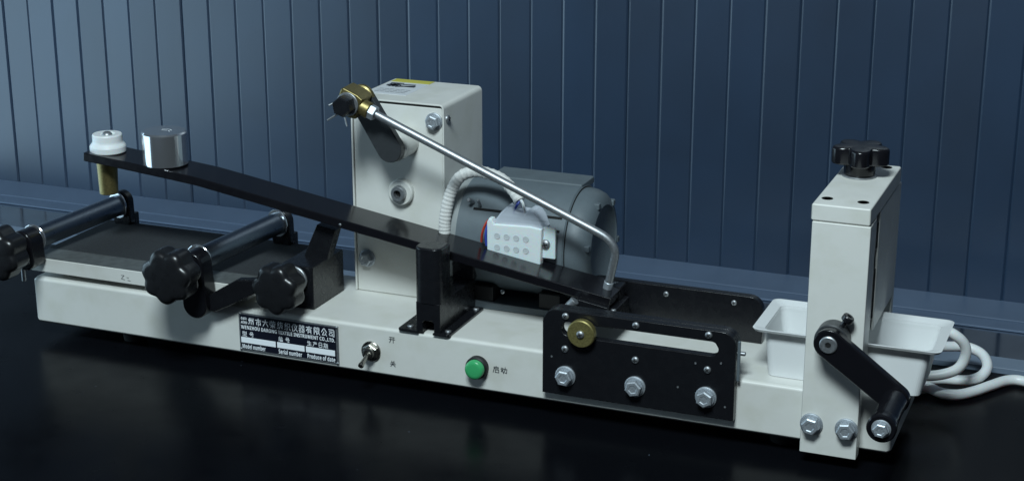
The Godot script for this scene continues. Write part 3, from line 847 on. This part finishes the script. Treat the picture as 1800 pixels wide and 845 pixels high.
func drive(m: Node3D) -> void:
	# the connecting rod: brass rod end, lock nut, bent steel rod
	var d := Vector3(0.5598 - 0.330, 0.1416 - 0.2420, -0.013).normalized()
	var a := Vector3(0.3420, 0.2363, -0.0310)
	var pts := [a, Vector3(0.5440, 0.1482, -0.0437)]
	var path := PackedVector3Array([a, Vector3(0.5440, 0.1482, -0.0437)])
	for i in 9:   # the bend
		var f := i / 8.0
		var p0 := Vector3(0.5440, 0.1482, -0.0437)
		var p1 := Vector3(0.5620, 0.1404, -0.0450)
		var p2 := Vector3(0.5570, 0.1240, -0.0465)
		path.append(p0.lerp(p1, f).lerp(p1.lerp(p2, f), f))
	path.append(Vector3(0.5495, 0.0930, -0.0500))
	var r := part(m, "connecting_rod", Shape.new().tube(path, 0.0035, 20), M.steel, "bent bright steel rod from the crank to the slide")
	part(r, "threaded_end", Shape.new().rod(Vector3(0.5524, 0.1050, -0.0487), Vector3(0.5492, 0.0918, -0.0502), 0.0041, 0.0004, 20), M.zinc)
	var along := (path[1] - path[0]).normalized()
	part(r, "lock_nut", Shape.new().lathe([Vector2(0, 0), Vector2(0.0060, 0), Vector2(0.0066, 0.0007), Vector2(0.0066, 0.0058), Vector2(0.0060, 0.0065), Vector2(0, 0.0065)], facing(a - along * 0.0004, along, 0.4), 6, false, true), M.zinc)
	part(r, "rod_neck", Shape.new().lathe([Vector2(0, -0.0095), Vector2(0.0072, -0.0095), Vector2(0.0072, -0.0012), Vector2(0.0066, -0.0004), Vector2(0, -0.0004)], facing(a + along * 0.0005, along), 28), M.brass)
	# the brass eye, a block with a round back
	var t := Transform3D(Basis(along, Vector3(-along.y, along.x, 0).normalized(), Vector3.BACK).orthonormalized(), Vector3(0.3258, 0.2425, -0.0340))
	var o := PackedVector2Array([Vector2(0.0098, -0.0094), Vector2(0.0098, 0.0094), Vector2(0.004, 0.0110), Vector2(-0.0095, 0.0110), Vector2(-0.0112, 0.0092), Vector2(-0.0112, -0.0092), Vector2(-0.0095, -0.0110), Vector2(0.004, -0.0110)])
	part(r, "rod_eye", Shape.new().slab(o, -0.0110, 0.0112, 0.0012, t), M.brass, "brass eye of the rod")
	part(r, "eye_rim", Shape.new().lathe([Vector2(0.0118, 0), Vector2(0.0118, 0.004), Vector2(0.0105, 0.005), Vector2(0, 0.005)], facing(Vector3(0.3258, 0.2425, -0.0505)), 36), M.brass)
	# the fork that guides the lever
	var arch := PackedVector2Array([Vector2(0.3972, 0.0565), Vector2(0.4032, 0.0565), Vector2(0.4032, 0.0650), Vector2(0.4045, 0.0668), Vector2(0.4120, 0.0668), Vector2(0.4135, 0.0650), Vector2(0.4135, 0.0565), Vector2(0.4195, 0.0565), Vector2(0.4195, 0.0830), Vector2(0.3972, 0.0830)])
	var g := part(m, "guide_fork", Shape.new().slab(arch, -0.0740, 0.0012, 0.0008), M.black_paint, "black fork standing across the lever arm")
	part(g, "front_upright", Shape.new().slab(rounded(0.3950, -0.0215, 0.4202, 0.0022, [0.003, 0.003, 0.007, 0.0095], 8), 0.0, 0.0500, 0.0016, Transform3D(Basis(Vector3.RIGHT, -PI / 2) * Basis.from_scale(Vector3(1, -1, 1)), Vector3(0, 0.0815, 0))), M.black_paint)
	part(g, "rear_upright", Shape.new().box(Vector3(0.3985, 0.0815, -0.0790), Vector3(0.4195, 0.1150, -0.0712), 0.0010), M.black_paint)
	part(g, "left_flange", Shape.new().slab(rounded(0.3800, -0.0740, 0.3990, 0.0022, [0.002, 0.0, 0.0, 0.003]), 0, 0.0022, 0.0004, Transform3D(Basis(Vector3.RIGHT, -PI / 2) * Basis.from_scale(Vector3(1, -1, 1)), Vector3(0, 0.0551, 0))), M.black_paint)
	part(g, "right_flange", Shape.new().slab(rounded(0.4130, -0.0740, 0.4282, 0.0022, [0.0, 0.002, 0.003, 0.0]), 0, 0.0022, 0.0004, Transform3D(Basis(Vector3.RIGHT, -PI / 2) * Basis.from_scale(Vector3(1, -1, 1)), Vector3(0, 0.0551, 0))), M.black_paint)
	for e in [[0.3885, -0.006], [0.4238, -0.006], [0.4240, -0.066], [0.3885, -0.066]]:
		screw(g, "screw", pan_screw, Vector3(e[0], 0.0573, e[1]), 0.0027, UP)


func guide_bracket(m: Node3D) -> void:
	var z0 := 0.0002
	var z1 := 0.0080
	var x0 := 0.5146
	var x1 := 0.6768
	var y0 := 0.0217
	var y1 := 0.0957
	var xm := 0.5900
	var sy := 0.0803
	var sr := 0.0059
	# the front plate is two halves that meet in the slot's middle
	var left := PackedVector2Array([Vector2(xm, y0), Vector2(xm, sy - sr)])
	for i in 13: left.append(Vector2(0.5310 + sr, sy) + Vector2.from_angle(-PI / 2 - PI * i / 12) * sr)
	left.append(Vector2(xm, sy + sr)); left.append(Vector2(xm, y1))
	for i in 8: left.append(Vector2(x0 + 0.012, y1 - 0.012) + Vector2.from_angle(PI / 2 + PI / 2 * i / 7) * 0.012)
	left.append(Vector2(x0, y0))
	var right := PackedVector2Array([Vector2(xm, y1), Vector2(xm, sy + sr)])
	for i in 13: right.append(Vector2(0.6625 - sr, sy) + Vector2.from_angle(PI / 2 - PI * i / 12) * sr)
	right.append(Vector2(xm, sy - sr)); right.append(Vector2(xm, y0)); right.append(Vector2(x1, y0))
	for i in 8: right.append(Vector2(x1 - 0.012, y1 - 0.012) + Vector2.from_angle(PI / 2 * i / 7) * 0.012)
	var fs := Shape.new()
	for half in [left, right]:
		var open := []
		for i in half.size():
			if absf(half[i].x - xm) < 1e-6 and absf(half[(i + 1) % half.size()].x - xm) < 1e-6: open.append(i)
		fs.slab(half, z0, z1, 0.0008, Transform3D(), open)
	var b := part(m, "guide_bracket", fs, M.black_paint, "black slotted guide plate bolted to the front")
	for x in [0.5352, 0.5951, 0.6541]:
		screw(b, "bolt", hex_bolt, Vector3(x, 0.0392, z1), 0.0062, Vector3.BACK, x * 40.0)
	for p in [[0.5347, 0.0911], [0.5945, 0.0914], [0.6545, 0.0917], [0.5345, 0.0628], [0.5947, 0.0620], [0.6545, 0.0625]]:
		screw(b, "screw", pan_screw, Vector3(p[0], p[1], z1), 0.0030, Vector3.BACK, p[0] * 90.0)
	for p in [[0.5229, 0.0546], [0.6445, 0.0666], [0.6652, 0.0696], [0.6307, 0.0441], [0.6698, 0.0331]]:
		part(b, "small_hole", Shape.new().lathe([Vector2(0.0009, 0), Vector2(0.0009, 0.0003), Vector2(0.0006, 0.0003), Vector2(0.0005, 0.0001), Vector2(0, 0.0001)], facing(Vector3(p[0], p[1], z1)), 12), M.steel)
	part(b, "stop_stud", Shape.new().rod(Vector3(0.6765, 0.0780, 0.003), Vector3(0.6835, 0.0780, 0.003), 0.0017), M.steel)
	part(b, "lit_edge", Shape.new().rod(Vector3(0.6785, 0.0550, 0.0045), Vector3(0.6785, 0.0885, 0.0045), 0.0013), M.motor_grey)  # grey rod put in for the lit right edge of the plate
	var lip := PackedVector2Array([Vector2(x0, 0.0570)])
	var lin := PackedVector2Array([Vector2(x0 + 0.0024, 0.0570)])
	for i in 8:
		var f := PI - PI / 2 * i / 7
		lip.append(Vector2(x0 + 0.012, y1 - 0.012) + Vector2.from_angle(f) * 0.012)
		lin.append(Vector2(x0 + 0.012, y1 - 0.012) + Vector2.from_angle(f) * 0.0096)
	for i in 8:
		var f := PI / 2 - PI / 2 * i / 7
		lip.append(Vector2(x1 - 0.012, y1 - 0.012) + Vector2.from_angle(f) * 0.012)
		lin.append(Vector2(x1 - 0.012, y1 - 0.012) + Vector2.from_angle(f) * 0.0096)
	lip.append(Vector2(x1, 0.0570))
	lin.append(Vector2(x1 - 0.0024, 0.0570))
	lin.reverse()
	lip.append_array(lin)
	part(b, "top_lip", Shape.new().slab(lip, -0.0068, 0.0001, 0.0004), M.black_paint)
	# rear plate
	var rp := part(m, "rear_guide_plate", Shape.new().slab(rounded(0.5200, 0.0553, 0.6760, 0.0957, [0, 0, 0.012, 0.012]), -0.0895, -0.0815, 0.0008), M.black_paint)
	for x in [0.5310, 0.5925, 0.6515]:
		screw(rp, "screw", pan_screw, Vector3(x, 0.0887, -0.0815), 0.0024, Vector3.BACK, x * 70.0)
	# the slide with its roller
	var s := part(m, "slide_block", Shape.new().box(Vector3(0.5300, 0.0720, -0.0700), Vector3(0.5640, 0.0868, -0.0270), 0.0009), M.black_paint, "black slide block at the end of the lever arm")
	part(s, "top_block", Shape.new().box(Vector3(0.5360, 0.0866, -0.0715), Vector3(0.5600, 0.0985, -0.0560), 0.0008), M.black_paint)
	part(s, "front_cheek", Shape.new().box(Vector3(0.5305, 0.0800, -0.0298), Vector3(0.5590, 0.0930, -0.0240), 0.0007, Transform3D(Basis(Vector3.BACK, -0.16), Vector3(0.5447, 0.0865, 0)).translated_local(Vector3(-0.5447, -0.0865, 0))), M.black_paint)
	screw(s, "screw", pan_screw, Vector3(0.5420, 0.0985, -0.0640), 0.0022, UP)
	screw(s, "screw", pan_screw, Vector3(0.5530, 0.0985, -0.0660), 0.0018, UP)
	screw(s, "screw", pan_screw, Vector3(0.5625, 0.0868, -0.0310), 0.0022, UP)
	part(s, "knuckle", Shape.new().rod(Vector3(0.5275, 0.0890, -0.0170), Vector3(0.5335, 0.0960, -0.0180), 0.0040), M.steel)
	part(s, "axle", Shape.new().rod(Vector3(0.5500, 0.0803, -0.0300), Vector3(0.5500, 0.0803, 0.0090), 0.0044), M.dark)
	var ro := part(s, "roller", Shape.new().lathe([Vector2(0, 0), Vector2(0.0110, 0), Vector2(0.0116, 0.0006), Vector2(0.0116, 0.0058), Vector2(0.0108, 0.0066), Vector2(0, 0.0066)], facing(Vector3(0.5502, 0.0800, 0.0088)), 40), M.dull_brass, "brass roller in front of the slot")
	screw(s, "roller_screw", pan_screw, Vector3(0.5502, 0.0800, 0.0154), 0.0034)


func column(m: Node3D) -> void:
	var x0 := 0.7315
	var x1 := 0.7757
	var z1 := 0.0120
	var c := part(m, "roller_column", Shape.new().box(Vector3(x0, 0.0068, 0.0002), Vector3(x1, 0.1948, z1), 0.0008), M.paint, "tall off-white column at the right end")
	part(c, "front_post", Shape.new().box(Vector3(x0 + 0.0006, 0.0556, -0.0136), Vector3(x1 - 0.0004, 0.1946, 0.0001), 0.0006), M.paint)
	part(c, "rear_post", Shape.new().box(Vector3(x0 + 0.0008, 0.0980, -0.1185), Vector3(x1 - 0.0008, 0.1946, -0.0330), 0.0008), M.paint)
	part(c, "rear_leg", Shape.new().box(Vector3(x0 + 0.0008, 0.0100, -0.1285), Vector3(x1 - 0.0008, 0.1940, -0.1188), 0.0008), M.paint)
	part(c, "gap_shade", Shape.new().box(Vector3(x0 + 0.006, 0.0990, -0.0331), Vector3(x1 - 0.0120, 0.1946, -0.0135), 0.0004), M.void)  # black fill: the shade inside the gap, put into its colour
	for e in [[0.1872, 0.1944, -0.0135], [0.1500, 0.1655, -0.0135], [0.1500, 0.1944, -0.0255], [0.1000, 0.1085, -0.0135], [0.1000, 0.1500, -0.0275]]:
		part(c, "guide_lining", Shape.new().box(Vector3(x1 - 0.0118, e[0], -0.0329), Vector3(x1 - 0.0024, e[1], e[2] - 0.0002), 0.0005), M.paint)
	for e in [[0.1660, 0.1868], [0.1090, 0.1495]]:
		part(c, "slit_shade", Shape.new().box(Vector3(x1 - 0.0100, e[0], -0.0322), Vector3(x1 - 0.0014, e[1], -0.0285), 0.0006), M.rubber)  # dark strips added so the slits show deep shade
	var cap := part(c, "cap", Shape.new().box(Vector3(x0 - 0.0010, 0.1952, -0.1210), Vector3(x1 - 0.0006, 0.2087, z1 + 0.0004), 0.0014), M.paint)
	for p in [[0.7388, -0.0050], [0.7660, -0.0043], [0.7645, -0.1130], [0.7372, -0.1130]]:
		part(cap, "bolt_hole", Shape.new().lathe([Vector2(0.0044, 0.0002), Vector2(0.0041, 0.0003), Vector2(0.0037, 0.0001), Vector2(0, 0.0001)], Transform3D(Basis(), Vector3(p[0], 0.2086, p[1])), 24), M.void)
	for x in [0.7400, 0.7672]:
		screw(c, "bolt", hex_bolt, Vector3(x, 0.0318, z1), 0.0063, Vector3.BACK, x * 50.0)
	# pressure knob on top
	var k := Vector3(0.7487, 0.2087, -0.0790)
	var stem := Shape.new().lathe([Vector2(0, 0), Vector2(0.0118, 0), Vector2(0.0122, 0.0012), Vector2(0.0128, 0.0115), Vector2(0, 0.0115)], Transform3D(Basis(), k + Vector3(0, 0.0012, 0)), 32)
	var kb := part(c, "pressure_knob", stem, M.black_gloss, "black five armed hand knob on top of the column")
	var prof := []
	for e in [[0.2, 0.0108], [0.9, 0.0108], [0.97, 0.0114], [1.0, 0.0126], [1.0, 0.0226], [0.97, 0.0241], [0.9, 0.0249], [0.55, 0.0252], [0.02, 0.0254]]:
		prof.append(Vector2(e[0] * 0.0232, e[1]))
	part(kb, "star_head", Shape.new().lobes(prof, Transform3D(Basis(UP, -1.396), k), 5, 0.37, 120, 0.6), M.black_gloss)
	part(kb, "washer", Shape.new().rod(k, k + Vector3(0, 0.0014, 0), 0.0138, 0.0004, 32), M.steel)
	# hand crank on the front of the column
	var h := Vector2(0.7535, 0.1070)
	var e := Vector2(0.8050, 0.0702)
	var ck := part(m, "hand_crank", Shape.new().slab(capsule(h, e, 0.0116, 0.0108, 18), 0.0262, 0.0345, 0.0012), M.black_gloss, "black hand crank on the front of the column")
	part(ck, "hub", Shape.new().rod(Vector3(h.x, h.y, z1), Vector3(h.x, h.y, 0.0263), 0.0128, 0.0008, 36), M.arm_grey)
	part(ck, "shaft_end", Shape.new().lathe([Vector2(0.0068, 0), Vector2(0.0068, 0.0012), Vector2(0.0060, 0.0018), Vector2(0.0024, 0.0018), Vector2(0.0022, 0.0006), Vector2(0, 0.0006)], facing(Vector3(h.x, h.y, 0.0343)), 28), M.steel)
	part(ck, "shaft_socket", Shape.new().lathe([Vector2(0.0023, 0.0010), Vector2(0, 0.0010)], facing(Vector3(h.x, h.y, 0.0343)), 6), M.void)
	var sd := Vector3(0.52, 0.84, 0.0).normalized()
	var sp := Vector3(h.x, h.y, 0.0195)
	part(ck, "set_screw", Shape.new().lathe([Vector2(0.0022, 0.0115), Vector2(0.0022, 0.0180), Vector2(0.0044, 0.0180), Vector2(0.0046, 0.0186), Vector2(0.0046, 0.0218), Vector2(0.0040, 0.0226), Vector2(0.0020, 0.0226), Vector2(0.0018, 0.0210), Vector2(0, 0.0210)], facing(sp, sd), 20), M.black_paint)
	var gr := Shape.new().lathe([Vector2(0, 0), Vector2(0.0095, 0), Vector2(0.0098, 0.004), Vector2(0.0092, 0.020), Vector2(0.0098, 0.044), Vector2(0.0108, 0.052), Vector2(0.0108, 0.0555), Vector2(0.0098, 0.0570), Vector2(0.0078, 0.0570), Vector2(0.0076, 0.0552), Vector2(0, 0.0552)], facing(Vector3(e.x, e.y, 0.0340)), 36)
	var hg := part(ck, "grip", gr, M.black_gloss)
	screw(ck, "grip_bolt", hex_bolt, Vector3(e.x, e.y, 0.0893), 0.0050, Vector3.BACK, 0.4)


func loose_things() -> void:
	# the chrome weight on the lever arm
	var w := Vector3(0.1225, 0.1642, -0.05)
	var weight := thing("cylinder_weight", "polished chrome cylinder weight standing on the left part of the lever arm", "weight", w)
	part(weight, "weight_body", Shape.new().lathe([Vector2(0, 0), Vector2(0.0200, 0), Vector2(0.0207, 0.0007), Vector2(0.0207, 0.0293), Vector2(0.0194, 0.0308), Vector2(0, 0.0308)], Transform3D(Basis(), w), 64), M.chrome)
	var mk := Shape.new()
	var flat := Transform3D(Basis(Vector3.RIGHT, -PI / 2), w + Vector3(0, 0.031, 0))
	for q in [[-0.004, 0.004, 0.002, 0.006], [0.002, 0.006, 0.006, 0.003], [-0.003, 0.001, 0.002, 0.0015], [0.004, 0.001, 0.0065, -0.001]]:
		mk.stroke(Vector2(q[0], q[1]), Vector2(q[2], q[3]), 0.0009, flat)
	part(weight, "stamp", mk, M.print_white)
	part(weight, "stud", Shape.new().rod(w + Vector3(0, -0.006, 0), w + Vector3(0, 0.0005, 0), 0.004), M.steel)
	# the drip tray through the column
	var tray := thing("drip_tray", "white plastic drip tray standing on the base between the posts of the column", "tray", Vector3(0.758, 0.0552, -0.05))
	var s := Shape.new()
	var y1 := 0.0955
	var y0 := 0.0554
	var rings := []
	# outer wall from the foot up to the rim, over the rim, down the inside
	for e in [[0.0, y0, -0.003], [0.0, y0, 0.0], [0.96, y1 - 0.0042, 0.0], [1.0, y1 - 0.0022, 0.0072], [1.0, y1, 0.0084], [1.0, y1 + 0.0002, 0.0072], [0.97, y1 - 0.0022, 0.0004], [0.04, y0 + 0.0016, -0.0016], [0.02, y0 + 0.0016, -0.02]]:
		var k: float = e[0]
		var g: float = e[2]
		rings.append([rounded(lerpf(0.6965, 0.6925, k) - g, lerpf(-0.0755, -0.0785, k) - g, lerpf(0.8165, 0.8225, k) + g, lerpf(-0.0160, -0.0170, k) + g, [0.006, 0.006, 0.006, 0.006] if g > -0.01 else [0.004, 0.004, 0.004, 0.004]), e[1]])
	for i in rings.size() - 1:
		var a: PackedVector2Array = rings[i][0]
		var b: PackedVector2Array = rings[i + 1][0]
		for j in a.size():
			var k := (j + 1) % a.size()
			var p := [Vector3(a[j].x, rings[i][1], a[j].y), Vector3(a[k].x, rings[i][1], a[k].y), Vector3(b[k].x, rings[i + 1][1], b[k].y), Vector3(b[j].x, rings[i + 1][1], b[j].y)]
			var nn: Vector3 = -(p[1] - p[0]).cross(p[3] - p[0]).normalized() if (p[1] - p[0]).length() > 1e-6 else UP
			s.quad(p[0], p[1], p[2], p[3], nn, nn, nn, nn)
	var bottom: PackedVector2Array = rings[8][0]
	var low: PackedVector2Array = rings[0][0]
	for e in [[bottom, y0 + 0.0016, UP], [low, y0, Vector3.DOWN]]:
		var idx := Geometry2D.triangulate_polygon(e[0])
		for i in range(0, idx.size(), 3):
			var q: PackedVector2Array = e[0]
			s.tri(Vector3(q[idx[i]].x, e[1], q[idx[i]].y), Vector3(q[idx[i + 1]].x, e[1], q[idx[i + 1]].y), Vector3(q[idx[i + 2]].x, e[1], q[idx[i + 2]].y), e[2], e[2], e[2])
	part(tray, "tray_shell", s, M.tray_plastic)
	# the power cable: two loops and a tail on the counter
	var cable := thing("power_cable", "white power cable coiled on the counter behind the drip tray", "cable", Vector3(0.83, 0, -0.15))
	var path := curve([Vector3(0.760, 0.024, -0.119), Vector3(0.778, 0.010, -0.160), Vector3(0.8026, 0.0012, -0.1733), Vector3(0.815, 0.001, -0.1650), Vector3(0.829, 0.001, -0.1660), Vector3(0.8416, 0.0012, -0.1790), Vector3(0.8537, 0.0012, -0.1980), Vector3(0.8655, 0.0012, -0.2150), Vector3(0.8790, 0.0012, -0.2180), Vector3(0.905, 0.0012, -0.205), Vector3(0.940, 0.0012, -0.180), Vector3(1.0, 0.0012, -0.150), Vector3(1.2, 0.0012, -0.130), Vector3(1.5, 0.0012, -0.170), Vector3(1.95, 0.0012, -0.150)], 0.003)
	part(cable, "cable_tail", Shape.new().tube(path, 0.0046, 16), M.plastic)
	var loop := curve([Vector3(0.770, 0.050, -0.119), Vector3(0.790, 0.062, -0.140), Vector3(0.8152, 0.0625, -0.150), Vector3(0.8257, 0.0589, -0.152), Vector3(0.8328, 0.0500, -0.156), Vector3(0.8335, 0.0385, -0.158), Vector3(0.8272, 0.0270, -0.157), Vector3(0.8112, 0.0205, -0.154), Vector3(0.790, 0.0190, -0.150), Vector3(0.775, 0.0160, -0.155)], 0.003)
	part(cable, "cable_loop", Shape.new().tube(loop, 0.0045, 16), M.plastic)
	var loop2 := curve([Vector3(0.785, 0.030, -0.200), Vector3(0.8092, 0.0250, -0.215), Vector3(0.8265, 0.0230, -0.226), Vector3(0.8411, 0.0200, -0.2214), Vector3(0.8478, 0.0150, -0.2080), Vector3(0.8450, 0.0100, -0.1960), Vector3(0.8343, 0.0060, -0.1900), Vector3(0.8122, 0.0030, -0.1920), Vector3(0.790, 0.0012, -0.185)], 0.003)
	part(cable, "cable_loop", Shape.new().tube(loop2, 0.0045, 16), M.plastic)
	# crumbs and dust on the dark counter
	var dust := Shape.new()
	var rng := RandomNumberGenerator.new()
	rng.seed = 5
	for i in 34:
		var at := Vector3(rng.randf_range(0.0, 1.0), -0.0039, rng.randf_range(0.02, 0.33) if i % 3 else rng.randf_range(-0.22, 0.02))
		var r := rng.randf_range(0.00015, 0.00038)
		dust.lathe([Vector2(r, 0), Vector2(r * 0.8, r * 0.7), Vector2(0, r)], Transform3D(Basis(UP, rng.randf() * TAU) * Basis.from_scale(Vector3(1, 1, rng.randf_range(0.5, 1.8))), at), 6)
	var crumbs := part(self, "dust", dust, M.pale_blue_grey)
	crumbs.set_meta("kind", "stuff")
	crumbs.set_meta("label", "pale specks of dust scattered over the dark counter top")
	crumbs.set_meta("category", "dust")
